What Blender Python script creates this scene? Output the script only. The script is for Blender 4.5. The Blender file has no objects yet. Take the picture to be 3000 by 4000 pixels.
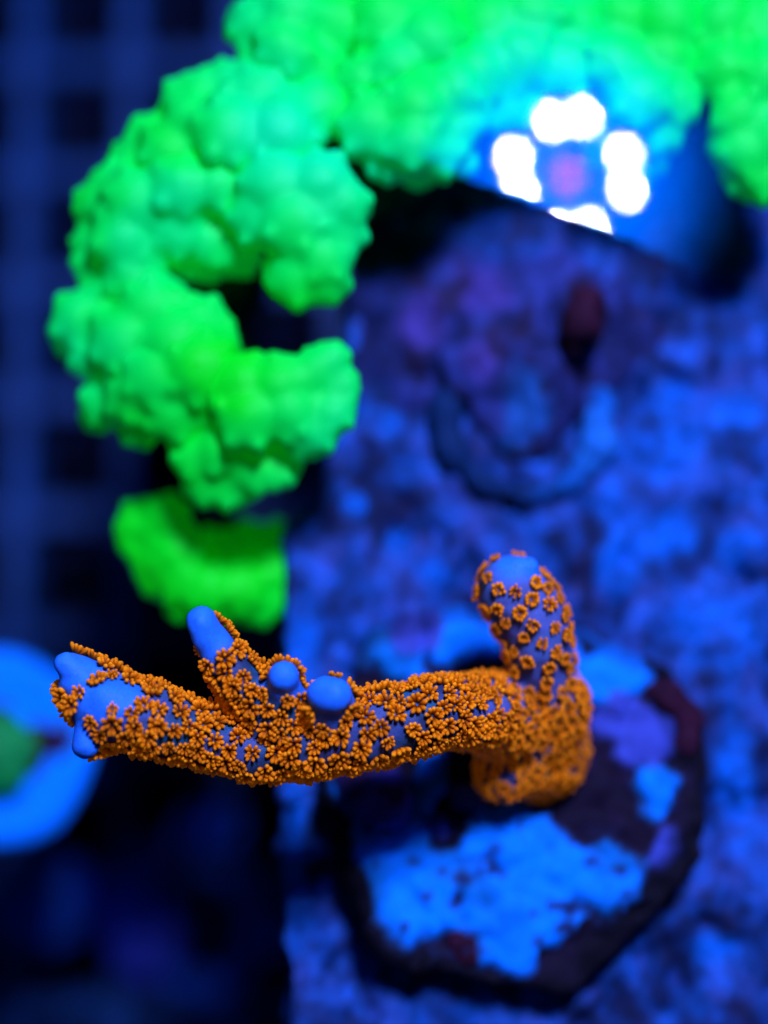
import bpy, bmesh, math, random
import numpy as np
from mathutils import Vector, Matrix, noise
from mathutils.bvhtree import BVHTree

random.seed(7)
RNG = np.random.default_rng(7)
SC = bpy.context.scene
COL = SC.collection
SC.unit_settings.system = 'METRIC'
SC.unit_settings.scale_length = 0.01          # one unit is one centimetre

# ------------------------------------------------------------------ camera
TILT = math.radians(10.0)
FPX = 2000.0 / math.tan(math.radians(17.0))   # focal length in photo pixels (4000 px tall frame)
CENTRE_DEPTH = 15.3
CAM = Vector((0.0, -CENTRE_DEPTH * math.sin(TILT), CENTRE_DEPTH * math.cos(TILT)))
FWD = Vector((0, math.sin(TILT), -math.cos(TILT)))
UPV = Vector((0, math.cos(TILT), math.sin(TILT)))
RGT = Vector((1, 0, 0))
cam_d = bpy.data.cameras.new('camera')
cam = bpy.data.objects.new('camera', cam_d)
COL.objects.link(cam)
cam.location = CAM
cam.rotation_euler = (TILT, 0, 0)
cam_d.sensor_fit = 'VERTICAL'
cam_d.sensor_height = 32.0
cam_d.lens = 16.0 / math.tan(math.radians(17.0))
cam_d.clip_start = 0.1
cam_d.clip_end = 500.0
FOCUS = 12.86
APERTURE = 0.93                                # entrance pupil in cm
cam_d.dof.use_dof = True
cam_d.dof.focus_distance = FOCUS
cam_d.dof.aperture_fstop = cam_d.lens / 1000.0 / APERTURE
cam_d.dof.aperture_ratio = 1.2
SC.camera = cam


def P(px, py, d):
    """world point seen at photo pixel (px, py), d centimetres deep"""
    return CAM + d * (FWD + RGT * ((px - 1500.0) / FPX) + UPV * ((2000.0 - py) / FPX))


def PZ(px, py, z):
    """world point seen at photo pixel (px, py), at height z"""
    v = FWD + RGT * ((px - 1500.0) / FPX) + UPV * ((2000.0 - py) / FPX)
    return CAM + v * ((z - CAM.z) / v.z)


def cm(rpx, d):
    return rpx * d / FPX


# ------------------------------------------------------------------ world, exposure
w = bpy.data.worlds.new('World')
SC.world = w
w.use_nodes = True
w.node_tree.nodes['Background'].inputs[0].default_value = (0.02, 0.10, 0.45, 1)
w.node_tree.nodes['Background'].inputs[1].default_value = 0.085
SC.view_settings.view_transform = 'Standard'
SC.view_settings.look = 'None'
SC.view_settings.exposure = 0.22
SC.view_settings.gamma = 1.0
SC.cycles.use_denoising = True
SC.cycles.max_bounces = 6
SC.cycles.diffuse_bounces = 3
SC.cycles.glossy_bounces = 3
SC.cycles.transparent_max_bounces = 8
SC.cycles.sample_clamp_indirect = 4.0
SC.cycles.caustics_reflective = False
SC.cycles.caustics_refractive = False

LED_STRENGTH = 4300.0
LED_COLOUR = (0.60, 0.60, 1.0)
WATER_Z = 4.1
LAMP_DIR = Vector((0.14, 0.42, 0.90)).normalized()   # from the corals up to the lamp
LAMP_DIST = 24.0
SWELL = 27.0                                   # radius of the gentle swell that mirrors the lamp


# ------------------------------------------------------------------ materials
def new_mat(name):
    m = bpy.data.materials.new(name)
    m.use_nodes = True
    nt = m.node_tree
    return m, nt, nt.nodes['Principled BSDF']


def ramp(nt, fac, stops):
    r = nt.nodes.new('ShaderNodeValToRGB')
    while len(r.color_ramp.elements) < len(stops):
        r.color_ramp.elements.new(0.5)
    for e, (p, c) in zip(r.color_ramp.elements, stops):
        e.position = p
        e.color = (*c, 1)
    nt.links.new(fac, r.inputs[0])
    return r.outputs[0]


def noise_node(nt, scale, detail=4.0, rough=0.6, coord='Object'):
    tc = nt.nodes.new('ShaderNodeTexCoord')
    n = nt.nodes.new('ShaderNodeTexNoise')
    n.inputs['Scale'].default_value = scale
    n.inputs['Detail'].default_value = detail
    n.inputs['Roughness'].default_value = rough
    nt.links.new(tc.outputs[coord], n.inputs['Vector'])
    return n


def mix(nt, a, b, fac, mode='MIX'):
    m = nt.nodes.new('ShaderNodeMix')
    m.data_type = 'RGBA'
    m.blend_type = mode
    for i, v in ((6, a), (7, b)):
        if hasattr(v, 'is_linked'):
            nt.links.new(v, m.inputs[i])
        else:
            m.inputs[i].default_value = (*v, 1)
    if hasattr(fac, 'is_linked'):
        nt.links.new(fac, m.inputs[0])
    else:
        m.inputs[0].default_value = fac
    return m.outputs[2]


def bump(nt, bs, height, strength, dist=0.02):
    b = nt.nodes.new('ShaderNodeBump')
    b.inputs['Strength'].default_value = strength
    b.inputs['Distance'].default_value = dist
    nt.links.new(height, b.inputs['Height'])
    nt.links.new(b.outputs[0], bs.inputs['Normal'])


def painted(name, var=0.35, scale=14.0, rough=0.75, spec=0.12, bumpy=0.5):
    """colour from the mesh's own 'stain' attribute with fine procedural grain"""
    m, nt, bs = new_mat(name)
    a = nt.nodes.new('ShaderNodeAttribute')
    a.attribute_name = 'surf_colour'
    n = noise_node(nt, scale, 6.0, 0.7)
    g = ramp(nt, n.outputs[0], [(0.3, (1 - var,) * 3), (0.7, (1 + var,) * 3)])
    c = mix(nt, a.outputs[0], g, 1.0, 'MULTIPLY')
    nt.links.new(c, bs.inputs['Base Color'])
    bs.inputs['Roughness'].default_value = rough
    bs.inputs['Specular IOR Level'].default_value = spec
    bump(nt, bs, n.outputs[0], bumpy)
    return m


def plain(name, c1, c2, scale=8.0, rough=0.6, spec=0.2, bumpy=0.2):
    m, nt, bs = new_mat(name)
    n = noise_node(nt, scale)
    nt.links.new(ramp(nt, n.outputs[0], [(0.35, c1), (0.65, c2)]), bs.inputs['Base Color'])
    bs.inputs['Roughness'].default_value = rough
    bs.inputs['Specular IOR Level'].default_value = spec
    bump(nt, bs, n.outputs[0], bumpy)
    return m


M = {}
M['slab'] = painted('encrusted_stone', 0.7, 5.0)
M['plug'] = painted('stained_ceramic', 0.18, 9.0)
M['tissue'] = painted('coral_tissue', 0.22, 45.0, 0.55, 0.2, 0.25)
M['tip'] = plain('coral_growth_tip', (0.0, 0.19, 0.76), (0.0, 0.225, 0.84), 25.0, 0.6, 0.12, 0.3)
M['grid'] = plain('blue_plastic', (0.002, 0.035, 0.11), (0.003, 0.055, 0.19), 0.8, 0.5, 0.2, 0.0)
M['floor'] = plain('dark_tank_bottom', (0.002, 0.006, 0.02), (0.006, 0.01, 0.03), 0.7, 0.8, 0.05, 0.1)
M['stalk'] = plain('dark_green_stalk', (0.003, 0.05, 0.02), (0.006, 0.10, 0.03), 3.0, 0.8, 0.1, 0.3)
M['housing'] = plain('black_lamp_housing', (0.01, 0.01, 0.012), (0.014, 0.014, 0.016), 5.0, 0.4, 0.3, 0.0)
M['algae'] = plain('dark_red_algae', (0.016, 0.003, 0.010), (0.040, 0.006, 0.018), 9.0, 0.8, 0.1, 0.8)

# fluorescing green tissue: the coral itself turns blue light into green light
m, nt, bs = new_mat('fluorescent_green_tissue')
n1 = noise_node(nt, 0.6, 2.0, 0.5)
gcol = ramp(nt, n1.outputs[0], [(0.30, (0.0, 0.78, 0.010)), (0.50, (0.0, 0.82, 0.06)), (0.72, (0.0, 0.80, 0.18))])
nt.links.new(gcol, bs.inputs['Base Color'])
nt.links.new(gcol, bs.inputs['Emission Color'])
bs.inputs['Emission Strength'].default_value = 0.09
bs.inputs['Roughness'].default_value = 0.55
bs.inputs['Specular IOR Level'].default_value = 0.12
n2 = noise_node(nt, 9.0, 4.0)
bump(nt, bs, n2.outputs[0], 0.1, 0.04)
M['green'] = m
m = m.copy()
m.name = 'fluorescent_yellow_green_tissue'
for nd in m.node_tree.nodes:
    if nd.type == 'VALTORGB':
        for e, c in zip(nd.color_ramp.elements, ((0.005, 0.80, 0.004), (0.0, 0.84, 0.012), (0.0, 0.82, 0.04))):
            e.color = (*c, 1)
M['green_low'] = m

# orange polyps
m, nt, bs = new_mat('orange_polyp')
a = nt.nodes.new('ShaderNodeAttribute')
a.attribute_name = 'surf_colour'
oi = nt.nodes.new('ShaderNodeObjectInfo')
tint = ramp(nt, oi.outputs['Random'], [(0.0, (0.80, 0.78, 0.8)), (0.5, (1.0, 1.0, 1.0)), (1.0, (1.12, 1.2, 1.0))])
nt.links.new(mix(nt, a.outputs[0], tint, 1.0, 'MULTIPLY'), bs.inputs['Base Color'])
bs.inputs['Roughness'].default_value = 0.5
bs.inputs['Specular IOR Level'].default_value = 0.06
nt.links.new(a.outputs[0], bs.inputs['Emission Color'])
bs.inputs['Emission Strength'].default_value = 0.05     # the polyps fluoresce
M['polyp'] = m


def emitter(name, colour, strength):
    mm = bpy.data.materials.new(name)
    mm.use_nodes = True
    t = mm.node_tree
    t.nodes.remove(t.nodes['Principled BSDF'])
    e = t.nodes.new('ShaderNodeEmission')
    e.inputs[0].default_value = (*colour, 1)
    e.inputs[1].default_value = strength
    t.links.new(e.outputs[0], t.nodes['Material Output'].inputs[0])
    return mm, t, e


M['led'], _, _ = emitter('led_lens_glow', LED_COLOUR, LED_STRENGTH)
M['violet'], _, _ = emitter('violet_led_glow', (0.9, 0.10, 0.9), 70.0)
M['diffuser'], nt, em = emitter('blue_reflector_glow', (0.0, 0.13, 1.0), 10.0)
tc = nt.nodes.new('ShaderNodeTexCoord')
ln = nt.nodes.new('ShaderNodeVectorMath')
ln.operation = 'LENGTH'
nt.links.new(tc.outputs['Object'], ln.inputs[0])
mr = nt.nodes.new('ShaderNodeMapRange')
mr.interpolation_type = 'SMOOTHSTEP'
mr.inputs[1].default_value = 0.5
mr.inputs[2].default_value = 5.7
mr.inputs[3].default_value = 85.0
mr.inputs[4].default_value = 0.0
nt.links.new(ln.outputs['Value'], mr.inputs[0])
nt.links.new(mr.outputs[0], em.inputs[1])

# water film: lets light through, mirrors a little of the lamp
m = bpy.data.materials.new('water')
m.use_nodes = True
nt = m.node_tree
nt.nodes.remove(nt.nodes['Principled BSDF'])
tr = nt.nodes.new('ShaderNodeBsdfTransparent')
gl = nt.nodes.new('ShaderNodeBsdfGlossy')
gl.distribution = 'BECKMANN'
gl.inputs['Roughness'].default_value = 0.05
mx = nt.nodes.new('ShaderNodeMixShader')
mx.inputs[0].default_value = 0.022
nt.links.new(tr.outputs[0], mx.inputs[1])
nt.links.new(gl.outputs[0], mx.inputs[2])
nt.links.new(mx.outputs[0], nt.nodes['Material Output'].inputs[0])
M['water'] = m


# ------------------------------------------------------------------ mesh helpers
def tag(o, label=None, cat=None, group=None, kind=None):
    for k, v in (('label', label), ('category', cat), ('group', group), ('kind', kind)):
        if v:
            o[k] = v
    return o


def empty(name, loc):
    o = bpy.data.objects.new(name, None)
    o.empty_display_size = 0.3
    COL.objects.link(o)
    o.location = loc
    return o


def link(name, me, mat=None, parent=None, smooth=True):
    o = bpy.data.objects.new(name, me)
    COL.objects.link(o)
    if mat:
        me.materials.clear()
        me.materials.append(M[mat])
    if smooth:
        me.polygons.foreach_set('use_smooth', [True] * len(me.polygons))
    if parent:
        o.parent = parent
        o.location = -parent.location if parent.parent is None else (0, 0, 0)
    return o


def bm_mesh(bm, name):
    me = bpy.data.meshes.new(name)
    bm.to_mesh(me)
    bm.free()
    return me


def remesh(bm, voxel, smooth=4, factor=0.5):
    """union of everything in bm as one watertight smooth surface"""
    me = bm_mesh(bm, 'source')
    o = bpy.data.objects.new('source', me)
    COL.objects.link(o)
    r = o.modifiers.new('r', 'REMESH')
    r.mode = 'VOXEL'
    r.voxel_size = voxel
    if smooth:
        s = o.modifiers.new('s', 'SMOOTH')
        s.iterations = smooth
        s.factor = factor
    dg = bpy.context.evaluated_depsgraph_get()
    out = bpy.data.meshes.new_from_object(o.evaluated_get(dg))
    bpy.data.objects.remove(o)
    bpy.data.meshes.remove(me)
    return out


def ball(bm, c, r, sub=2, scale=(1, 1, 1), rot=None):
    mt = Matrix.Translation(c)
    if rot is not None:
        mt = mt @ rot
    mt = mt @ Matrix.Diagonal((r * scale[0], r * scale[1], r * scale[2], 1))
    bmesh.ops.create_icosphere(bm, subdivisions=sub, radius=1.0, matrix=mt)


def chain_points(pts, step=0.3):
    """(pos, r) chain -> dense interpolated spheres (Catmull-Rom)"""
    out = []
    n = len(pts)
    for i in range(n - 1):
        p0, p1, p2, p3 = (pts[max(0, i - 1)], pts[i], pts[i + 1], pts[min(n - 1, i + 2)])
        L = (p2[0] - p1[0]).length
        k = max(2, int(L / (step * min(p1[1], p2[1]))))
        for j in range(k):
            t = j / k
            q = 0.5 * ((2 * p1[0]) + (p2[0] - p0[0]) * t + (2 * p0[0] - 5 * p1[0] + 4 * p2[0] - p3[0]) * t * t
                       + (3 * p1[0] - p0[0] - 3 * p2[0] + p3[0]) * t ** 3)
            tt = t * t * (3 - 2 * t)
            out.append((q, p1[1] * (1 - tt) + p2[1] * tt))
    out.append((pts[-1][0], pts[-1][1]))
    return out


def coords(me):
    a = np.empty(len(me.vertices) * 3)
    me.vertices.foreach_get('co', a)
    return a.reshape(-1, 3)


def normals(me):
    a = np.empty(len(me.vertices) * 3)
    me.vertices.foreach_get('normal', a)
    return a.reshape(-1, 3)


def set_coords(me, a):
    me.vertices.foreach_set('co', a.ravel())
    me.update()


def set_surf_colour(me, cols):
    at = me.attributes.get('surf_colour') or me.attributes.new('surf_colour', 'FLOAT_COLOR', 'POINT')
    c = np.ones((len(me.vertices), 4), dtype=np.float32)
    c[:, :3] = np.asarray(cols)
    at.data.foreach_set('color', c.ravel())


def fbm(p, scale, octv=3, seed=0.0):
    return noise.fractal(Vector((p[0] * scale + seed, p[1] * scale - seed * 0.7, p[2] * scale + seed * 0.3)), 0.9, 2.0, octv)


def displace(me, amp, scale, octv=3, seed=0.0):
    c, n = coords(me), normals(me)
    h = np.array([fbm(p, scale, octv, seed) for p in c])
    set_coords(me, c + n * (h * amp)[:, None])


def prism(bm, pts, z0, z1):
    lo = [bm.verts.new((p[0], p[1], z0)) for p in pts]
    hi = [bm.verts.new((p[0], p[1], z1)) for p in pts]
    n = len(pts)
    bm.faces.new(hi)
    bm.faces.new(lo[::-1])
    for i in range(n):
        bm.faces.new((lo[i], lo[(i + 1) % n], hi[(i + 1) % n], hi[i]))
    bmesh.ops.recalc_face_normals(bm, faces=bm.faces)


def poly_dist(pts, x, y):
    """distance to the outline of a polygon"""
    best = 1e9
    n = len(pts)
    for i in range(n):
        ax, ay = pts[i][0], pts[i][1]
        bx, by = pts[(i + 1) % n][0], pts[(i + 1) % n][1]
        dx, dy = bx - ax, by - ay
        t = max(0, min(1, ((x - ax) * dx + (y - ay) * dy) / (dx * dx + dy * dy + 1e-12)))
        best = min(best, math.hypot(x - ax - t * dx, y - ay - t * dy))
    return best


def to_px(p):
    v = Vector(p) - CAM
    d = v.dot(FWD)
    return 1500 + FPX * v.dot(RGT) / d, 2000 - FPX * v.dot(UPV) / d


def sstep(a, b, x):
    t = max(0.0, min(1.0, (x - a) / (b - a)))
    return t * t * (3 - 2 * t)


def lerp3(a, b, t):
    return tuple(a[i] * (1 - t) + b[i] * t for i in range(3))


# ------------------------------------------------------------------ the setting
GRID_Z = -9.0
bm = bmesh.new()
bmesh.ops.create_grid(bm, x_segments=40, y_segments=40, size=30)
for v in bm.verts:
    v.co.z = GRID_Z - 2.6 + 0.35 * fbm(v.co, 0.25)
    v.co.y += 2
tag(link('tank_floor', bm_mesh(bm, 'tank_floor'), 'floor'), 'dark tank bottom under the plastic grid', kind='structure')

# --- stone slab
slab_px = [(1135, 4250), (1120, 3400), (1104, 2650), (1110, 2080), (1230, 1950), (1330, 1500), (1390, 900), (1500, 200), (1700, -400),
           (3500, -500), (3600, 2000), (3500, 4300)]
slab_xy = [PZ(px, py, 0.0) for px, py in slab_px]
bm = bmesh.new()
prism(bm, slab_xy, -1.3, 0.0)
me = remesh(bm, 0.055, 5)
displace(me, 0.075, 1.6, 4, 3.0)
displace(me, 0.02, 6.0, 2, 9.0)
cc_ = coords(me)
set_coords(me, cc_ - normals(me) * np.array([0.16 * sstep(0.2, 0.6, fbm(p, 2.1, 3, 60.0)) - 0.07 * sstep(0.2, 0.6, fbm(p, 2.6, 3, 90.0)) for p in cc_])[:, None])
SL_DEEP, SL_BLUE, SL_PURPLE, SL_PALE, SL_DARK = (0.004, 0.010, 0.045), (0.005, 0.026, 0.105), (0.048, 0.031, 0.115), (0.0, 0.12, 0.46), (0.014, 0.007, 0.022)
# encrusted pale blotches, plus the slab's lit left edge painted pale: (px, py, rx, ry)
pale = [(2500, 1780, 190, 130), (2620, 1560, 130, 80), (2430, 1950, 130, 110), (2560, 2100, 220, 120), (2420, 2200, 120, 170), (2880, 1600, 130, 90),
        (2800, 2480, 230, 180), (2900, 2150, 120, 110), (1150, 3300, 60, 500), (1180, 2500, 90, 260), (1390, 1980, 70, 60), (1550, 2120, 70, 50),  # tall ones at the left edge paint the light on its rounding
        (1700, 2250, 90, 60), (2860, 3000, 110, 260), (2780, 3700, 120, 90), (2650, 1700, 120, 160), (1480, 1640, 120, 70)]
cols = []
for p in coords(me):
    px, py = to_px(p)
    a = fbm(p, 0.9, 4, 1.0)
    b = fbm(p, 2.3, 4, 5.0)
    c = fbm(p, 4.5, 3, 8.0)
    col = lerp3(SL_DEEP, SL_BLUE, sstep(-0.5, 0.6, a + 0.7 * c))
    col = lerp3(col, SL_PURPLE, 0.85 * sstep(-0.1, 0.4, b))
    k = 0.0
    for (x, y, rx, ry) in pale:
        k = max(k, 1.0 - math.hypot((px - x) / rx, (py - y) / ry))
    col = lerp3(col, SL_PALE, 0.85 * sstep(-0.3, 0.5, k + 0.4 * b + 0.2 * c) if k > -0.9 else 0.0)
    col = lerp3(col, SL_DARK, 0.6 * sstep(0.0, 0.9, fbm(p, 1.9, 5, 13.0)))
    cols.append(col)
set_surf_colour(me, cols)
slab = tag(link('stone_slab', me, 'slab'), 'mottled blue and purple encrusted stone slab under the ceramic plug', 'slab')

# --- egg-crate grid far below
grid = tag(empty('plastic_grid', (-3.5, 0, GRID_Z)), 'dark blue square plastic egg-crate grid far below the corals', 'grid')
yaw = math.radians(0.8)
pitch = 1.56
g0 = PZ(140, 250, GRID_Z)


def slat_mesh(L, t, h):
    b = bmesh.new()
    bmesh.ops.create_cube(b, size=1.0)
    for v in b.verts:
        top = v.co.z > 0
        v.co = Vector((v.co.x * L, v.co.y * t * (0.75 if top else 1.0), v.co.z * h - h / 2))
    return bm_mesh(b, 'slat')


me_y = slat_mesh(26, 0.42, 0.9)
me_x = slat_mesh(14, 0.42, 0.896)
for k in range(-2, 6):
    s = link('slat', me_y if k == -2 else me_y, 'grid', grid, smooth=False)
    s.rotation_euler = (0, 0, math.pi / 2 + yaw)
    s.location = Vector((g0.x + k * pitch, 0, GRID_Z + 0.003)) - grid.location
for k in range(-12, 5):
    s = link('slat', me_x, 'grid', grid, smooth=False)
    s.rotation_euler = (0, 0, yaw)
    s.location = Vector((-3.5, g0.y + k * pitch * 1.12, GRID_Z)) - grid.location

# --- water swell that mirrors the lamp
def ray(px, py):
    return (FWD + RGT * ((px - 1500.0) / FPX) + UPV * ((2000.0 - py) / FPX)).normalized()


W0 = PZ(2225, 660, WATER_Z)
WN = (LAMP_DIR - ray(2225, 660)).normalized()
WS = W0 - WN * SWELL


def on_swell(px, py):
    v = ray(px, py)
    oc = CAM - WS
    b = oc.dot(v)
    return CAM + v * (-b - math.sqrt(b * b - oc.length_squared + SWELL * SWELL))


edge_a, edge_b = Vector((1500, 545)), Vector((2960, 1171))
along = (edge_b - edge_a).normalized()
across = Vector((along.y, -along.x))
NU, NV = 240, 26
bm = bmesh.new()
rows = []
for k in range(NV + 1):
    v = k / NV
    row = []
    for i in range(NU + 1):
        t = i / NU
        wob = 4.5 * math.sin(t * 230 + 2 * math.sin(t * 31)) + 4 * math.sin(t * 83) + 14 * math.sin(t * 8)
        q = edge_a.lerp(edge_b, t) - across * wob * (1 - v) + across * (1100 * v)
        row.append(bm.verts.new(on_swell(q.x, q.y)))
    rows.append(row)
for r0, r1 in zip(rows, rows[1:]):
    for i in range(NU):
        bm.faces.new((r0[i], r0[i + 1], r1[i + 1], r1[i]))
bmesh.ops.recalc_face_normals(bm, faces=bm.faces)
bm.normal_update()
if sum(f.normal.z for f in bm.faces) < 0:
    bmesh.ops.reverse_faces(bm, faces=bm.faces)
wm = bm_mesh(bm, 'water_surface')
wo = link('water_surface', wm, 'water')
wm.normals_split_custom_set_from_vertices([tuple((v.co - WS).normalized()) for v in wm.vertices])
tag(wo, 'patch of water surface mirroring the bright lamp', kind='structure')


# ------------------------------------------------------------------ aquarium lamp (above the frame, seen mirrored in the water)
lamp_c = W0 + LAMP_DIR * LAMP_DIST


def mirrored(px, py):
    """where on the lamp's face the swell shows it at this pixel"""
    p = on_swell(px, py)
    n = (p - WS).normalized()
    v = ray(px, py)
    r = v - 2 * v.dot(n) * n
    return p + r * ((lamp_c - p).dot(LAMP_DIR) / r.dot(LAMP_DIR))


lamp = tag(empty('aquarium_lamp', lamp_c), 'round black aquarium lamp with paired bright LEDs, mirrored in the water', 'lamp')
lamp_rot = (-LAMP_DIR).to_track_quat('Z', 'Y')
lamp.rotation_euler = lamp_rot.to_euler()
inv = lamp_rot.inverted()
LS = (mirrored(2325, 660) - mirrored(2125, 660)).length / 200.0       # lamp centimetres per photo pixel
print('LAMP', lamp_c, 'cm per px', LS)


def disc(r, seg=24, z=0.0):
    b = bmesh.new()
    bmesh.ops.create_circle(b, cap_ends=True, segments=seg, radius=r, matrix=Matrix.Translation((0, 0, z)))
    b.normal_update()
    for ff in b.faces:
        if ff.normal.z < 0:
            ff.normal_flip()
    return bm_mesh(b, 'disc')


def lathe(profile, seg=40):
    b = bmesh.new()
    rings = []
    for r, z in profile:
        rings.append([b.verts.new((r * math.cos(2 * math.pi * i / seg), r * math.sin(2 * math.pi * i / seg), z)) for i in range(seg)])
    for r0, r1 in zip(rings, rings[1:]):
        for i in range(seg):
            b.faces.new((r0[i], r0[(i + 1) % seg], r1[(i + 1) % seg], r1[i]))
    b.faces.new(rings[0][::-1])
    b.faces.new(rings[-1])
    bmesh.ops.recalc_face_normals(b, faces=b.faces)
    return bm_mesh(b, 'lathe')


o = link('housing', lathe([(2.0, -4.2), (6.2, -4.0), (7.6, -2.2), (7.8, 0.35), (7.5, 0.35), (7.4, -0.06)]), 'housing', lamp)
o.location = (0, 0, 0)
o = link('reflector', disc(7.3, 48, 0.0), 'diffuser', lamp)
o.location = (0, 0, 0)
led_px = [(2010, 615), (2030, 745), (2158, 475), (2275, 460), (2435, 605), (2448, 740), (2185, 905), (2300, 895)]
led_me = disc(20 * LS, 20)
for px, py in led_px:
    v = inv @ (mirrored(px, py) - lamp_c)
    o = link('led_lens', led_me, 'led', lamp)
    o.location = (v.x, v.y, 0.1)
v = inv @ (mirrored(2220, 690) - lamp_c)
o = link('violet_led', disc(42 * LS, 20), 'violet', lamp)
o.location = (v.x, v.y, 0.1)

# ------------------------------------------------------------------ hexagonal ceramic plug
plug_px = [(1470, 2480), (1800, 2400), (2280, 2500), (2570, 2630), (2760, 2790), (2745, 3360), (2440, 3690), (2260, 3890),
           (1850, 3830), (1490, 3720), (1375, 3420), (1255, 3020), (1310, 2760)]
PLUG_Z = 0.42
plug_xy = [PZ(px, py, PLUG_Z) for px, py in plug_px]
bm = bmesh.new()
prism(bm, plug_xy, 0.03, PLUG_Z)
me = remesh(bm, 0.042, 2)
displace(me, 0.03, 2.2, 4, 21.0)
displace(me, 0.018, 6.0, 2, 4.0)
CE, CE2, CE3, FILM_SHADE, RIM = (0.0, 0.25, 0.85), (0.0, 0.15, 0.42), (0.045, 0.07, 0.34), (0.007, 0.003, 0.012), (0.003, 0.002, 0.006)  # white ceramic with the lamp's blue cast put into its colours
# pale bare ceramic: (px, py, rx, ry)
bare = [(1600, 3480, 270, 280), (1450, 3420, 150, 260), (1950, 3560, 260, 260), (2100, 3430, 260, 220), (2330, 3430, 190, 160), (1900, 3260, 110, 120), (2100, 3270, 90, 80), (1560, 3330, 170, 200),
        (1980, 3680, 220, 130), (2330, 2620, 260, 140), (1800, 2500, 190, 110), (1560, 2560, 130, 110), (2200, 2700, 150, 90), (2560, 3080, 90, 110), (1680, 3000, 60, 230),  # narrow tall one paints the lit strip between the coral's shadows
        (1330, 3080, 60, 130), (2020, 3150, 60, 60)]
lilac = [(1630, 2480, 110, 90), (2440, 2810, 130, 100), (2570, 2900, 90, 110), (2620, 3340, 80, 110), (2480, 2930, 90, 60), (1720, 3240, 50, 60), (1850, 3120, 90, 50), (2140, 3080, 90, 40)]
spots = [(1800, 3430, 45, 35), (1815, 3690, 85, 80), (1615, 3370, 26, 26), (1930, 3310, 30, 22), (2190, 3540, 80, 18), (2310, 3370, 40, 20), (1960, 3420, 22, 16), (2080, 3570, 26, 20)]
_r = random.Random(5)
for _ in range(22):
    _q = _r.uniform(8, 26)
    spots.append((_r.uniform(1400, 2480), _r.uniform(3230, 3720), _q * _r.uniform(0.8, 2.2), _q))
cols, lift = [], []
for p in coords(me):
    px, py = to_px(p)
    n = fbm(p, 3.2, 4, 2.0)
    n2 = fbm(p, 7.0, 2, 6.0)
    def region(lst):
        return max(1.0 - math.hypot((px - x) / rx, (py - y) / ry) for (x, y, rx, ry) in lst)
    col = lerp3(FILM_SHADE, (0.016, 0.007, 0.028), sstep(-0.1, 0.6, n))  # algae film, with the coral's shadow painted into the same dark tone
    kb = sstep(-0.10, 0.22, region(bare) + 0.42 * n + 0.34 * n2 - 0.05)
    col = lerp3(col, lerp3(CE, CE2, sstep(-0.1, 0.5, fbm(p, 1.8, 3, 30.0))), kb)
    kl = sstep(-0.05, 0.2, region(lilac) + 0.35 * n)
    col = lerp3(col, CE3, kl)
    col = lerp3(col, (0.012, 0.010, 0.035), 0.85 * sstep(-0.1, 0.3, region(spots) + 0.25 * n2))
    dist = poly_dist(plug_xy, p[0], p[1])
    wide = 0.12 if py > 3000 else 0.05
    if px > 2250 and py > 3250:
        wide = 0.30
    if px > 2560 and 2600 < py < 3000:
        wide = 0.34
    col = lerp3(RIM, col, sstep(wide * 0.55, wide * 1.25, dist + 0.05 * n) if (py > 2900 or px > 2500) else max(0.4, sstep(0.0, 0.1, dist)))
    lift.append(0.08 * kb + 0.04 * kl + 0.035 * n2)
    cols.append(col)
set_surf_colour(me, cols)
set_coords(me, coords(me) + normals(me) * np.array(lift)[:, None])
plug = tag(empty('ceramic_plug', Vector((sum(q.x for q in plug_xy) / len(plug_xy), sum(q.y for q in plug_xy) / len(plug_xy), 0.0))),
           'pale, blue-lit ceramic coral plug with dark algae rim under the orange coral', 'coral plug')
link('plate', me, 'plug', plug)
# purple crusted knob at its left edge
bm = bmesh.new()
for (x, y, r, dz) in [(1400, 3010, 110, 0.10), (1450, 3080, 130, 0.16), (1500, 3130, 115, 0.14), (1540, 3190, 75, 0.08), (1350, 2960, 90, 0.05)]:
    c = PZ(x, y, PLUG_Z + dz)
    ball(bm, c, cm(r, 14.3), 3, (1, 1, 0.8))
me = remesh(bm, 0.04, 6)
displace(me, 0.03, 4.0, 3, 8.0)
set_surf_colour(me, [lerp3((0.05, 0.05, 0.26), lerp3((0.03, 0.012, 0.06), (0.10, 0.07, 0.36), sstep(-0.3, 0.4, fbm(p, 3.0, 3, 17.0))), sstep(PLUG_Z, PLUG_Z + 0.35, p[2])) for p in coords(me)])
link('crust_knob', me, 'plug', plug)
bm = bmesh.new()
for (x, y, r, dz) in [(2700, 2800, 70, 0.0), (2690, 2900, 60, 0.02), (2620, 2720, 70, 0.03), (2550, 2680, 50, 0.0)]:
    ball(bm, PZ(x, y, PLUG_Z + dz), cm(r, 14.3), 3, (1, 1, 0.6))
me = remesh(bm, 0.04, 6)
displace(me, 0.03, 5.0, 3, 2.0)
link('algae_clump', me, 'algae', plug)
bm = bmesh.new()
for (x, y, r, dz) in [(1795, 3680, 60, 0.0), (1830, 3715, 65, 0.0), (1840, 3665, 45, 0.02)]:
    ball(bm, PZ(x, y, PLUG_Z + dz), cm(r, 14.0), 3, (1, 1, 0.5))
me = remesh(bm, 0.035, 5)
displace(me, 0.02, 7.0, 3, 12.0)
link('algae_clump', me, 'algae', plug)

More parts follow.
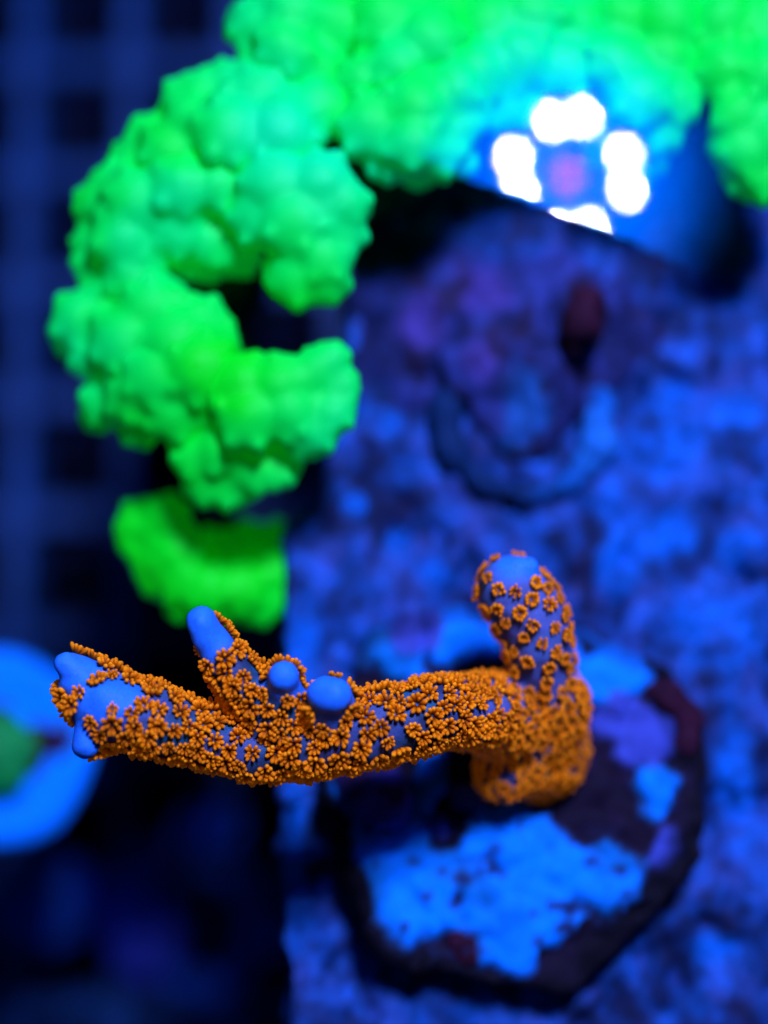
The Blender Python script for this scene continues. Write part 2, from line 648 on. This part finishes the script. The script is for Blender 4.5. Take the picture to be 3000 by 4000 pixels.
# ------------------------------------------------------------------ crusted rock mound with a broken ring, upper right
mound = tag(empty('crusted_rock', PZ(1950, 1450, 0.0)), 'purple crusted rock mound on the slab between the green coral lobes', 'rock')
bm = bmesh.new()
for (x, y, r, dz) in [(1600, 1150, 190, -0.05), (1800, 1180, 230, 0.0), (2000, 1200, 220, 0.1), (1900, 1400, 210, 0.1), (1700, 1350, 150, 0.0), (2080, 1450, 190, 0.15), (2060, 1650, 160, 0.05),
                      (2170, 1550, 130, 0.05), (1950, 1580, 130, 0.02), (2200, 1350, 130, 0.05), (2150, 1130, 180, 0.0), (1480, 1180, 150, -0.1), (1500, 1380, 160, -0.12), (1620, 1520, 130, -0.1), (2330, 1200, 170, -0.05), (2340, 1420, 150, -0.1), (2480, 1300, 150, -0.12)]:
    ball(bm, PZ(x, y, dz), cm(r, 15.2), 3, (1, 1, 0.55))
me = remesh(bm, 0.05, 6)
displace(me, 0.07, 1.8, 4, 3.0)
displace(me, 0.03, 5.0, 3, 1.0)
cols = []
for p in coords(me):
    px, py = to_px(p)
    col = lerp3((0.010, 0.016, 0.07), (0.022, 0.034, 0.15), sstep(-0.3, 0.4, fbm(p, 1.7, 4, 40.0)))
    k = max(1 - math.hypot((px - x) / rx, (py - y) / ry) for (x, y, rx, ry) in [(1870, 1130, 150, 120), (1900, 1400, 110, 110), (1640, 1250, 130, 150)])
    col = lerp3(col, (0.055, 0.036, 0.18), sstep(0.0, 0.5, k + 0.4 * fbm(p, 3.5, 3, 7.0)))
    k = max(1 - math.hypot((px - x) / rx, (py - y) / ry) for (x, y, rx, ry) in [(2050, 1550, 120, 170), (2000, 1750, 100, 60)])
    col = lerp3(col, (0.01, 0.10, 0.30), 0.8 * sstep(0.0, 0.5, k + 0.4 * fbm(p, 3.0, 3, 71.0)))
    col = lerp3(col, SL_DARK, 0.8 * sstep(0.2, 0.55, fbm(p, 2.4, 4, 55.0)))
    cols.append(col)
set_surf_colour(me, cols)
link('rock_body', me, 'slab', mound)

ring_c = PZ(2050, 1640, 0.0)
ring = tag(empty('socket_ring', ring_c), 'broken round socket rim around the foot of the purple rock', 'ring')
pts = []
for i in range(60):
    a = math.radians(165 + (380 - 165) * i / 59)
    R = 0.70
    r = 0.10 + 0.07 * math.exp(-((a - math.radians(190)) / 0.5) ** 2) + 0.035 * math.sin(i * 0.7)
    pts.append((ring_c + Vector((R * 1.05 * math.cos(a), R * math.sin(a), 0.05)), r))
bm = bmesh.new()
for c, r in pts:
    ball(bm, c, r, 2)
me = remesh(bm, 0.035, 5)
displace(me, 0.025, 4.0, 3, 6.0)
set_surf_colour(me, [lerp3((0.002, 0.022, 0.075), (0.004, 0.11, 0.36), sstep(-0.1, 0.6, (p[0] - ring_c.x) + 0.3 * fbm(p, 3, 2, 4.0))) for p in coords(me)])  # left half painted dark for the shade on the ring's inner wall
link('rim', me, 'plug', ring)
bm = bmesh.new()
for (x, y, r, dz) in [(2330, 1640, 60, 0.14), (2340, 1740, 85, 0.1), (2300, 1800, 70, 0.05)]:
    ball(bm, PZ(x, y, dz), cm(r, 15.3), 3)
me = remesh(bm, 0.035, 4)
displace(me, 0.02, 4.0, 3, 6.0)
set_surf_colour(me, [(0.012, 0.16, 0.46)] * len(me.vertices))
link('rim_lug', me, 'plug', ring)

bm = bmesh.new()
for (x, y, r, dz) in [(2290, 1180, 75, 0.62), (2270, 1260, 90, 0.6), (2240, 1330, 60, 0.5), (2320, 1230, 55, 0.5)]:
    ball(bm, PZ(x, y, dz), cm(r, 14.7), 3, (1, 1, 1.0))
ball(bm, PZ(2270, 1290, 0.35), 0.2, 3)
me = remesh(bm, 0.035, 5)
displace(me, 0.03, 6.0, 3, 6.0)
tag(link('algae_tuft', me, 'algae'), 'dark red algae tuft on the purple rock, below the lamp reflection', 'algae')

# ------------------------------------------------------------------ green frilled corals
K = 3000.0 / 1659.0


def frill(circles, seed, voxel=0.04):
    """a lobe: folds (x, y, r in 1659-wide view pixels, depth), each ruffled into ridges that run out to a scalloped edge"""
    r_ = random.Random(seed)
    bm = bmesh.new()
    for (x, y, r, d) in circles:
        c = P(x * K, y * K, d)
        R = cm(r * K, d)
        ball(bm, c, R * 0.86, 3, (1, 1, 0.85))
        nr = max(6, int(r_.uniform(7, 9) * (R / 0.62) ** 0.5))
        a0 = r_.uniform(0, 6.28)
        for i in range(nr):
            a = a0 + 2 * math.pi * (i + r_.uniform(-0.22, 0.22)) / nr
            e = r_.uniform(0.0, 0.3)
            v = Vector((math.cos(a) * math.cos(e), math.sin(a) * math.cos(e), math.sin(e) * 0.9))
            t = Vector((-math.cos(a) * math.sin(e), -math.sin(a) * math.sin(e), math.cos(e))).to_track_quat('Z', 'Y').to_matrix().to_4x4()
            wd = R * r_.uniform(0.20, 0.28)
            ln_ = R * r_.uniform(0.34, 0.5)
            ball(bm, c + v * (R - wd * r_.uniform(0.65, 1.0)), 1.0, 2, (wd, wd, ln_), t)
    me = remesh(bm, voxel, 5)
    displace(me, 0.03, 1.8, 2, seed * 1.7)
    return me


def stem(name, parent, pts, mat='stalk'):
    bm = bmesh.new()
    for c, r in chain_points(pts, 0.5):
        ball(bm, c, r, 2)
    me = remesh(bm, 0.08, 5)
    displace(me, 0.06, 1.4, 3, 5.0)
    return link(name, me, mat, parent)


d0 = 14.5
colony = tag(empty('frilled_coral', PZ(900, 900, -4.0)), 'large glowing green frilled coral colony curving across the top and left', 'coral')
lobes = [
    # crown along the top edge
    [(560, 60, 78, 14.6), (640, 30, 85, 14.5), (620, 110, 80, 14.4), (730, 60, 85, 14.6), (690, 150, 70, 14.5), (570, 130, 60, 14.6), (520, 50, 42, 14.7), (600, -50, 90, 14.7)],
    [(830, 50, 90, 14.5), (930, 90, 90, 14.4), (860, 150, 80, 14.35), (780, 180, 70, 14.4), (960, 20, 80, 14.6), (840, -60, 90, 14.6)],
    [(1050, 60, 95, 14.6), (1150, 30, 95, 14.6), (1120, 130, 90, 14.5), (1030, 160, 80, 14.4), (1240, 60, 90, 14.7), (1220, 150, 90, 14.6), (1100, 230, 70, 14.6), (1180, 240, 60, 14.8), (1150, -60, 90, 14.7)],
    [(1340, 50, 95, 14.7), (1440, 40, 95, 14.6), (1330, 140, 85, 14.5), (1430, 130, 85, 14.6), (1380, 210, 85, 14.4), (1460, 220, 70, 14.5), (1330, 270, 70, 14.7), (1430, 280, 62, 14.6), (1395, 340, 58, 14.8), (1300, 320, 50, 15.0),
     (1390, 390, 28, 14.9), (1400, -60, 90, 14.8)],
    [(1560, 50, 95, 14.6), (1660, 60, 95, 14.6), (1570, 150, 85, 14.5), (1660, 170, 90, 14.4), (1600, 250, 75, 14.4), (1610, 330, 75, 14.4), (1680, 300, 100, 14.4), (1585, 300, 60, 14.5), (1660, 390, 66, 14.4), (1610, 390, 55, 14.5), (1580, -50, 90, 14.8)],
    # middle fold above the purple rock
    [(800, 270, 90, 14.3), (900, 230, 85, 14.25), (980, 190, 75, 14.3), (890, 310, 80, 14.2), (840, 340, 72, 14.4), (940, 330, 72, 14.3), (980, 280, 65, 14.35), (1000, 350, 40, 14.6), (900, 370, 48, 14.6), (1010, 240, 62, 14.4)],
    # stepped left shoulder
    [(500, 180, 65, 14.5), (440, 200, 62, 14.5), (560, 210, 85, 14.4), (395, 212, 58, 14.55), (420, 270, 80, 14.4), (320, 295, 57, 14.6), (370, 330, 80, 14.4), (280, 345, 52, 14.65), (500, 290, 95, 14.25), (610, 290, 95, 14.25), (690, 240, 80, 14.4)],
    [(250, 395, 56, 14.6), (215, 440, 65, 14.65), (300, 430, 85, 14.4), (205, 520, 58, 14.7), (270, 520, 85, 14.45), (210, 580, 62, 14.7), (290, 600, 80, 14.5), (390, 500, 80, 14.45), (400, 400, 90, 14.3), (470, 400, 80, 14.3)],
    # right hand lobe of the shoulder, hanging towards the rock
    [(600, 400, 95, 14.15), (690, 400, 85, 14.1), (740, 440, 70, 14.1), (640, 480, 95, 14.1), (740, 500, 62, 14.15), (700, 560, 72, 14.1), (650, 600, 78, 14.2), (700, 610, 62, 14.2), (610, 590, 50, 14.3), (560, 470, 80, 14.2), (780, 450, 32, 14.2)],
    [(450, 520, 70, 14.5), (510, 520, 65, 14.5), (450, 570, 52, 14.7), (520, 560, 52, 14.7), (400, 560, 50, 14.7)],
    # lower hook of the C
    [(180, 690, 80, 14.6), (160, 720, 58, 14.7), (240, 650, 70, 14.6), (210, 770, 70, 14.6), (280, 740, 95, 14.4), (330, 670, 85, 14.4), (380, 740, 95, 14.3), (440, 700, 70, 14.4), (350, 640, 60, 14.5)],
    [(230, 870, 65, 14.6), (210, 900, 46, 14.7), (290, 850, 80, 14.4), (300, 920, 60, 14.6), (340, 810, 95, 14.3), (380, 890, 80, 14.35), (440, 800, 95, 14.2), (470, 740, 60, 14.4)],
    [(520, 830, 85, 14.15), (600, 830, 75, 14.1), (540, 900, 90, 14.1), (620, 890, 80, 14.1), (690, 800, 60, 14.1), (715, 780, 52, 14.1), (740, 830, 46, 14.1), (720, 890, 62, 14.1), (680, 930, 68, 14.15), (650, 960, 50, 14.2), (640, 820, 60, 14.1)],
    [(420, 990, 60, 14.4), (480, 970, 70, 14.35), (450, 1040, 62, 14.5), (500, 1050, 62, 14.5), (550, 1010, 68, 14.4), (600, 1010, 58, 14.4), (400, 960, 45, 14.5), (620, 960, 55, 14.4)],
]
for i, L in enumerate(lobes):
    link('lobe', frill(L, i + 1), 'green', colony)
stem('stalk', colony, [(P(1000 * K, 130 * K, 15.4), 0.9), (P(800 * K, 300 * K, 15.6), 0.8), (P(560 * K, 400 * K, 15.9), 0.8), (P(420 * K, 540 * K, 16.2), 0.7), (P(380 * K, 720 * K, 15.9), 0.6), (P(500 * K, 880 * K, 15.6), 0.55)])
stem('stalk', colony, [(P(420 * K, 560 * K, 16.0), 0.7), (P(450 * K, 600 * K, 19.0), 0.75), (P(460 * K, 620 * K, 24.0), 0.9)])
stem('stalk', colony, [(P(900 * K, 200 * K, 15.4), 0.9), (P(1250 * K, 60 * K, 15.9), 0.9), (P(1650 * K, 120 * K, 15.6), 0.9)])

low = tag(empty('small_frilled_coral', PZ(830, 2250, -4.0)), 'small green frilled coral tucked beside the slab edge, below the large colony', 'coral')
lowl = [
    [(300, 1130, 58, 15.3), (290, 1160, 46, 15.3), (360, 1120, 62, 15.2), (330, 1200, 60, 15.3), (380, 1190, 72, 15.2), (345, 1255, 46, 15.3), (400, 1250, 66, 15.2)],
    [(395, 1300, 52, 15.3), (450, 1270, 66, 15.2), (470, 1310, 50, 15.4), (520, 1270, 66, 15.3), (560, 1310, 52, 15.4), (600, 1290, 50, 15.4), (590, 1240, 56, 15.4), (640, 1260, 40, 15.7)],
    [(470, 1190, 62, 15.5), (540, 1180, 62, 15.7), (600, 1170, 52, 15.8)],
]
for i, L in enumerate(lowl):
    link('lobe', frill(L, 40 + i), 'green_low', low)
stem('stalk', low, [(P(470 * K, 1220 * K, 17.2), 0.6), (P(480 * K, 1220 * K, 20), 0.55), (P(480 * K, 1210 * K, 24), 0.7)])

# ------------------------------------------------------------------ neighbour plug at the left edge
npz = P(-20, 2935, 17.6)
np_ = tag(empty('round_plug', npz), 'pale round ceramic plug at the left edge with a green coral on it', 'coral plug')
me = lathe([(0.35, -5.6), (0.38, -0.4), (0.9, -0.36), (1.03, -0.22), (1.06, 0.0), (1.0, 0.10), (0.9, 0.13), (0.6, 0.10), (0.2, 0.10)], 56)
c = coords(me)
ang = np.arctan2(c[:, 1], c[:, 0])
c[:, :2] *= (1 + 0.035 * np.sin(2 * ang + 0.6) + 0.03 * np.sin(5 * ang))[:, None]
set_coords(me, c)
b = bmesh.new()
b.from_mesh(me)
bmesh.ops.subdivide_edges(b, edges=b.edges, cuts=3, use_grid_fill=True)
b.to_mesh(me)
b.free()
set_surf_colour(me, [(0.0, 0.29, 0.97)] * len(me.vertices))  # white plug, coloured with the lamp's blue
o = link('plate', me, 'plug', np_)
o.location = (0, 0, 0)
bm = bmesh.new()
for (x, y, r) in [(0.45, 0.1, 0.22), (0.68, 0.08, 0.17), (0.4, -0.15, 0.18), (0.82, 0.2, 0.10), (0.0, 0.2, 0.3), (0.1, -0.2, 0.25)]:
    ball(bm, Vector((x, y, 0.1)), r, 2, (1, 1, 0.5))
me = remesh(bm, 0.05, 4)
displace(me, 0.04, 3.0)
o = link('algae_crust', me, 'algae', np_)
o.location = (0, 0, 0)
bm = bmesh.new()
for (x, y, r) in [(0.05, 0.05, 0.42), (0.3, 0.1, 0.26), (0.15, -0.22, 0.28), (-0.2, 0.2, 0.4), (-0.3, -0.2, 0.38), (0.3, -0.1, 0.2), (0.15, 0.3, 0.25)]:
    ball(bm, npz + Vector((x * 0.9 + 0.05, y * 0.9 - 0.05, 0.28)), r * 0.85, 2, (1, 1, 0.7))
me = remesh(bm, 0.05, 4)
displace(me, 0.05, 3.0)
M['green_dim'] = plain('duller_green_tissue', (0.0, 0.22, 0.03), (0.0, 0.34, 0.05), 3.0, 0.6, 0.2, 0.2)
tag(link('mound_coral', me, 'green_dim'), 'small dull green coral mound on the round plug at the left edge', 'coral')

# ------------------------------------------------------------------ rubble on the grid, lower left
rub = [('rubble_piece', 560, 3560, 0.75, 1.1, (0.04, 0.06, 0.40), 'violet blue rubble stone on the grid below the round plug'),
       ('rubble_piece', 810, 3235, 0.62, 0.42, (0.01, 0.10, 0.6), 'flat blue rubble stone on the grid under the orange coral'),
       ('rubble_piece', 1060, 3640, 0.38, 0.36, (0.01, 0.10, 0.55), 'small blue rubble stone beside the slab near the bottom'),
       ('rubble_piece', 170, 3520, 0.85, 0.75, (0.01, 0.10, 0.5), 'broad blue rubble stone on the grid in the lower left')]
for i, (nm, x, y, rx, ry, colr, lab) in enumerate(rub):
    c = PZ(x, y, GRID_Z + 0.3)
    bm = bmesh.new()
    rr = random.Random(i)
    ball(bm, c, 1.0, 3, (rx * 0.9, ry * 0.9, 0.35))
    for _ in range(7):
        ball(bm, c + Vector((rr.uniform(-rx, rx) * 0.7, rr.uniform(-ry, ry) * 0.7, rr.uniform(-0.05, 0.2))), rr.uniform(0.2, 0.4) * max(rx, ry) * 0.8, 2)
    me = remesh(bm, 0.08, 3)
    displace(me, 0.12, 1.2, 3, i * 3.3)
    set_surf_colour(me, [lerp3(colr, SL_DEEP, sstep(0, 0.5, fbm(p, 1.0, 3, 3.0 + i))) for p in coords(me)])
    tag(link(nm, me, 'slab'), lab, 'stone', 'rubble stones on the grid')
# a grey ring-shaped washer of dead plug, bottom centre left
c = PZ(800, 3620, GRID_Z + 0.25)
bm = bmesh.new()
for i in range(40):
    a = 2 * math.pi * i / 40
    ball(bm, c + Vector((0.70 * math.cos(a), 0.82 * math.sin(a), 0)), 0.22 + 0.04 * math.sin(3 * a), 2)
me = remesh(bm, 0.07, 3)
set_surf_colour(me, [(0.008, 0.09, 0.42)] * len(me.vertices))
tag(link('empty_plug_ring', me, 'slab'), 'dim blue empty plug ring lying on the grid near the bottom', 'ring')

# ------------------------------------------------------------------ orange branching coral
base_pos = PZ(2060, 2960, PLUG_Z)
coral = tag(empty('branching_coral', base_pos), 'orange branching coral with pale blue tips growing from the ceramic plug', 'coral')


def ch(lst):
    return [(P(x, y, d), cm(r, d)) for (x, y, d, r) in lst]


branches = {
    'foot': ch([(2110, 2930, 14.42, 185), (2060, 2940, 14.15, 150), (1990, 2990, 14.05, 115), (1955, 3025, 14.05, 95)]),
    'upright': ch([(2090, 2860, 14.1, 160), (2150, 2760, 13.9, 132), (2130, 2650, 13.75, 120), (2100, 2500, 13.6, 136), (2068, 2400, 13.55, 150), (2005, 2310, 13.5, 140), (1982, 2262, 13.45, 100), (1995, 2238, 13.4, 62)]),
    'main': ch([(2090, 2870, 14.2, 170), (1985, 2800, 13.85, 165), (1880, 2785, 13.45, 142), (1720, 2785, 13.1, 138), (1560, 2820, 12.98, 138), (1390, 2855, 12.95, 146), (1230, 2890, 12.98, 148), (1080, 2920, 13.05, 120)]),
    'left': ch([(1180, 2920, 13.05, 120), (1040, 2935, 13.0, 112), (900, 2910, 12.95, 108), (760, 2865, 12.9, 122), (610, 2815, 12.85, 138), (470, 2780, 12.8, 140), (370, 2745, 12.8, 115), (300, 2685, 12.85, 76)]),
    'prong': ch([(480, 2790, 12.85, 125), (400, 2840, 12.85, 92), (340, 2895, 12.8, 58)]),
    'ridge': ch([(560, 2740, 12.85, 90), (420, 2660, 12.85, 64), (300, 2600, 12.85, 50), (255, 2585, 12.85, 40)]),
    'fork': ch([(1250, 2880, 13.0, 120), (1100, 2800, 12.93, 116), (990, 2710, 12.88, 106), (898, 2605, 12.84, 92), (832, 2505, 12.81, 76), (797, 2440, 12.8, 62)]),
    'knob_a': ch([(1120, 2760, 12.85, 95), (1112, 2690, 12.72, 74), (1110, 2645, 12.64, 62)]),
    'knob_b': ch([(1300, 2800, 12.85, 120), (1290, 2745, 12.7, 100), (1287, 2715, 12.62, 78)]),
}
bm = bmesh.new()
owner_pts, owner_id = [], []
part_of = {'foot': 0, 'upright': 1, 'main': 2, 'left': 3, 'prong': 3, 'ridge': 3, 'fork': 4, 'knob_a': 4, 'knob_b': 2}
for k, pts in branches.items():
    for c, r in chain_points(pts, 0.3):
        ball(bm, c, r, 2)
        owner_pts.append((c.x, c.y, c.z, r))
        owner_id.append(part_of[k])

# pale growth tips: position, radius, stretch direction (photo pixels) and stretch
tips = [  # (px, py, d, r, (dx, dy) end point, part)
    (2005, 2222, 13.36, 46, (2062, 2215), 1),
    (790, 2430, 12.74, 66, (804, 2490), 4),
    (1110, 2640, 12.58, 62, (1110, 2650), 4),
    (1302, 2716, 12.54, 78, (1268, 2706), 2),
    (262, 2592, 12.78, 54, (385, 2690), 3),
    (405, 2738, 12.68, 66, (470, 2744), 3),
    (333, 2905, 12.74, 62, (352, 2815), 3),
]
tip_c = []
for (x, y, d, r, e, part) in tips:
    a, b_ = P(x, y, d), P(e[0], e[1], d + 0.02)
    tip_c.append((a, b_, cm(r, d)))


def tip_gap(p):
    """distance from p to the nearest growth tip, in tip radii"""
    best = 9.0
    for a, b_, r in tip_c:
        ab = b_ - a
        t = max(0, min(1, (p - a).dot(ab) / (ab.length_squared + 1e-9)))
        best = min(best, (p - a - ab * t).length / r)
    return best


for a, b_, r in tip_c:
    for k in range(9):
        ball(bm, a.lerp(b_, k / 8), r * (1.0 - 0.10 * k / 8), 3)
body = remesh(bm, 0.028, 8)
displace(body, 0.026, 2.8, 3, 11.0)
OP = np.array(owner_pts)
OI = np.array(owner_id)
bc, bn = coords(body), normals(body)
cols = []
T_TIP, T_LILAC, T_TEAL, T_DARK = (0.02, 0.20, 0.74), (0.045, 0.075, 0.19), (0.006, 0.09, 0.16), (0.014, 0.018, 0.045)
for p in bc:
    g = tip_gap(Vector(p))
    col = lerp3(T_LILAC, T_TEAL, sstep(-0.2, 0.3, fbm(p, 1.6, 3, 2.0)))
    col = lerp3(col, T_DARK, 0.7 * sstep(0.0, 0.5, fbm(p, 5.0, 3, 9.0)))
    if to_px(p)[0] > 1880 and to_px(p)[1] < 2950:
        col = lerp3(col, (0.10, 0.14, 0.38), 0.7)
    col = lerp3(T_TIP, col, sstep(1.05, 2.2, g + 0.3 * fbm(p, 6.0, 2, 77.0)))
    cols.append(col)
set_surf_colour(body, cols)

# split the continuous surface into its branches
D = np.empty(len(bc), dtype=int)
for i0 in range(0, len(bc), 4000):
    q = bc[i0:i0 + 4000]
    dd = np.sqrt(((q[:, None, :] - OP[None, :, :3]) ** 2).sum(-1)) - OP[None, :, 3]
    D[i0:i0 + 4000] = OI[np.argmin(dd, 1)]
cols = np.array(cols)
faces = [tuple(pl.vertices) for pl in body.polygons]
tip_id = np.full(len(bc), -1)
for vi, p in enumerate(bc):
    for ti, (a, b_, r) in enumerate(tip_c):
        ab = b_ - a
        q = Vector(p)
        t = max(0, min(1, (q - a).dot(ab) / (ab.length_squared + 1e-9)))
        if (q - a - ab * t).length < r * 1.10:
            tip_id[vi] = ti
            break


def cut(name, fs, parent):
    used = sorted({i for f in fs for i in f})
    idx = {v: k for k, v in enumerate(used)}
    me = bpy.data.meshes.new(name)
    me.from_pydata([tuple(bc[i]) for i in used], [], [tuple(idx[i] for i in f) for f in fs])
    me.update()
    set_surf_colour(me, cols[used])
    o = link(name, me, 'tissue', parent)
    me.normals_split_custom_set_from_vertices([tuple(bn[i]) for i in used])
    return o


parts = {}
for pid in range(5):
    parts[pid] = cut('foot' if pid == 0 else 'branch', [f for f in faces if D[f[0]] == pid and tip_id[f[0]] < 0], coral)
for ti, t in enumerate(tips):
    fs = [f for f in faces if tip_id[f[0]] == ti]
    if fs:
        cut('tip', fs, parts[t[5]])


# polyp shapes
def polyp_mesh(seed, kind):
    r_ = random.Random(seed)
    verts, fs, cs = [], [], []

    def tentacle(root, direction, L, R, shade):
        z = direction.normalized()
        q = z.to_track_quat('Z', 'Y')
        prof = [(0.0, 0.50), (0.32, 0.72), (0.66, 1.0), (0.88, 0.80)]
        b0 = len(verts)
        seg = 7
        for t, rr in prof:
            for i in range(seg):
                a = 2 * math.pi * i / seg
                verts.append(root + q @ Vector((math.cos(a) * R * rr, math.sin(a) * R * rr, t * L)))
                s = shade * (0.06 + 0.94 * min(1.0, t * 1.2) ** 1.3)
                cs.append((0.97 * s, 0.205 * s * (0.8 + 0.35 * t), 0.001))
        verts.append(root + z * L)
        cs.append((1.0 * shade, 0.36 * shade, 0.012))
        top = len(verts) - 1
        for k in range(len(prof) - 1):
            for i in range(seg):
                j = (i + 1) % seg
                fs.append((b0 + k * seg + i, b0 + k * seg + j, b0 + (k + 1) * seg + j, b0 + (k + 1) * seg + i))
        k = len(prof) - 1
        for i in range(seg):
            fs.append((b0 + k * seg + i, b0 + k * seg + (i + 1) % seg, top))

    if kind == 'open':
        n_out, n_in = r_.choice([8, 9, 9]), r_.choice([2, 3, 4])
        for i in range(n_out):
            a = 2 * math.pi * (i + r_.uniform(-0.22, 0.22)) / n_out
            sp = r_.uniform(0.75, 1.15)
            d = Vector((math.cos(a) * sp, math.sin(a) * sp, r_.uniform(0.7, 1.15)))
            tentacle(Vector((math.cos(a) * 0.017, math.sin(a) * 0.017, 0.0)), d, r_.uniform(0.054, 0.076), r_.uniform(0.0135, 0.0165), r_.uniform(0.9, 1.12))
        for i in range(n_in):
            a = 2 * math.pi * (i + r_.uniform(-0.3, 0.3)) / n_in
            d = Vector((math.cos(a) * 0.5, math.sin(a) * 0.5, 1.0))
            tentacle(Vector((math.cos(a) * 0.010, math.sin(a) * 0.010, 0.0)), d, r_.uniform(0.038, 0.055), r_.uniform(0.0105, 0.0125), r_.uniform(0.8, 1.0))
    else:                                   # half withdrawn: a low cup with a dark mouth
        n_out = r_.choice([8, 9, 10])
        for i in range(n_out):
            a = 2 * math.pi * (i + r_.uniform(-0.2, 0.2)) / n_out
            sp, sp2 = r_.uniform(0.2, 0.65), r_.uniform(0.85, 1.15)
            d = Vector((math.cos(a) * sp, math.sin(a) * sp, 1.0))
            tentacle(Vector((math.cos(a) * 0.029 * sp2, math.sin(a) * 0.029 * sp2, -0.006)), d, r_.uniform(0.038, 0.062), r_.uniform(0.0145, 0.0190), r_.uniform(0.85, 1.05))
        for i in range(5):
            a = 2 * math.pi * (i + 0.5) / 5
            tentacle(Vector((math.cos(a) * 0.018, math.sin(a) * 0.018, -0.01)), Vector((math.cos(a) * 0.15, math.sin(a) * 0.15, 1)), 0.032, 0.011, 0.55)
    me = bpy.data.meshes.new('polyp')
    me.from_pydata([tuple(v) for v in verts], [], fs)
    me.update()
    me.polygons.foreach_set('use_smooth', [True] * len(me.polygons))
    set_surf_colour(me, cs)
    me.materials.append(M['polyp'])
    return me


OPEN = [polyp_mesh(s, 'open') for s in range(12)]
CUP = [polyp_mesh(100 + s, 'cup') for s in range(8)]

# scatter: blue-noise points over the branch surface
tris = [(f[0], f[1], f[2]) for f in faces] + [(f[0], f[2], f[3]) for f in faces if len(f) == 4]
T = np.array(tris)
A, B, C3 = bc[T[:, 0]], bc[T[:, 1]], bc[T[:, 2]]
area = 0.5 * np.linalg.norm(np.cross(B - A, C3 - A), axis=1)
pick = RNG.choice(len(T), size=26000, p=area / area.sum())
u, v = RNG.random(len(pick)), RNG.random(len(pick))
flip = u + v > 1
u[flip], v[flip] = 1 - u[flip], 1 - v[flip]
pts = A[pick] + u[:, None] * (B - A)[pick] + v[:, None] * (C3 - A)[pick]
nrm = bn[T[pick, 0]] * (1 - u - v)[:, None] + bn[T[pick, 1]] * u[:, None] + bn[T[pick, 2]] * v[:, None]
pown = D[T[pick, 0]]
cell = {}
chosen = []
CS = 0.15
for i in range(len(pts)):
    p = Vector(pts[i])
    pid = pown[i]
    g = tip_gap(p)
    side = abs(Vector(nrm[i]).normalized().dot((CAM - p).normalized()))
    if g < (1.12 if side > 0.6 else 1.05):
        continue
    px, py = to_px(p)
    cup = pid == 1 or (pid == 0) or (pid == 2 and px > 2040)
    rad = 0.100 if cup else 0.103
    size = 1.0
    if pid == 1 and py < 2700:
        rad = 0.128
        size = 0.86
    if pid == 1 and g < 1.55:
        continue
    if g < 1.45 and side <= 0.5 and RNG.random() < (0.85 if pid == 1 else 0.72):
        continue
    if g < 1.5 and side > 0.5:
        if RNG.random() > (g - 1.0) * 1.1:
            continue
        size = 0.62 + 0.38 * (g - 1.0) / 0.8
        rad *= 1.1
    bare_n = fbm(p, 1.5, 2, 31.0)
    if bare_n > (0.75 if cup else 1.1):
        continue
    key = (int(p.x // CS), int(p.y // CS), int(p.z // CS))
    ok = True
    for dx in (-1, 0, 1):
        for dy in (-1, 0, 1):
            for dz in (-1, 0, 1):
                for q, qr in cell.get((key[0] + dx, key[1] + dy, key[2] + dz), ()):
                    if (q - p).length < 0.5 * (rad + qr):
                        ok = False
                        break
                if not ok:
                    break
            if not ok:
                break
        if not ok:
            break
    if not ok:
        continue
    cell.setdefault(key, []).append((p, rad))
    chosen.append((p, Vector(nrm[i]).normalized(), int(pid), cup, size, g))
# which of them the camera sees, nearest the eye first
bvh = BVHTree.FromPolygons([Vector(x) for x in bc], faces)
seen, rest = [], []
for it in chosen:
    p, n, pid, cup, size, g = it
    q = p + n * 0.05
    v = CAM - q
    hit = bvh.ray_cast(q, v.normalized(), v.length)
    facing = n.dot(v.normalized())
    if hit[0] is None and facing > -0.35:
        seen.append((facing, it))
    else:
        rest.append(it)
seen.sort(key=lambda t: -t[0])
rest += [it for _, it in seen[300:]]
seen = [it for _, it in seen[:300]]
print('POLYPS', len(chosen), 'single', len(seen), 'rest', len(rest))


def polyp_matrix(p, n, size):
    # polyps lean a little towards the light and hang with the current
    z = (n + Vector((random.uniform(-.18, .18), random.uniform(-.18, .18), random.uniform(0, .2)))).normalized()
    q = z.to_track_quat('Z', 'Y')
    s = size * random.uniform(0.92, 1.36)
    return Matrix.Translation(p + n * 0.001) @ q.to_matrix().to_4x4() @ Matrix.Rotation(random.uniform(0, 6.28), 4, 'Z') @ Matrix.Diagonal((s, s, s * random.uniform(0.85, 1.15), 1))


for (p, n, pid, cup, size, g) in seen:
    o = bpy.data.objects.new('polyp', random.choice(CUP if cup and random.random() < 0.8 else OPEN))
    COL.objects.link(o)
    o.parent = parts[pid]
    o.matrix_local = Matrix.Identity(4)
    o.matrix_basis = polyp_matrix(p, n, size)
vv, cc = [], []
for (p, n, pid, cup, size, g) in rest:
    src = random.choice(CUP if cup and random.random() < 0.8 else OPEN)
    mt = polyp_matrix(p, n, size)
    sc = coords(src)
    R3 = np.array(mt.to_3x3())
    vv.append(sc @ R3.T + np.array(mt.translation))
    cc.append((src, len(sc)))
off = 0
allf = []
allc = []
for (src, nv) in cc:
    allf += [tuple(i + off for i in pl.vertices) for pl in src.polygons]
    a = np.empty(nv * 4, dtype=np.float32)
    src.attributes['surf_colour'].data.foreach_get('color', a)
    allc.append(a.reshape(-1, 4)[:, :3])
    off += nv
me = bpy.data.meshes.new('polyp_mass')
me.from_pydata(np.concatenate(vv).tolist(), [], allf)
me.update()
set_surf_colour(me, np.concatenate(allc))
o = link('polyp_mass', me, 'polyp', coral)
o['kind'] = 'stuff'
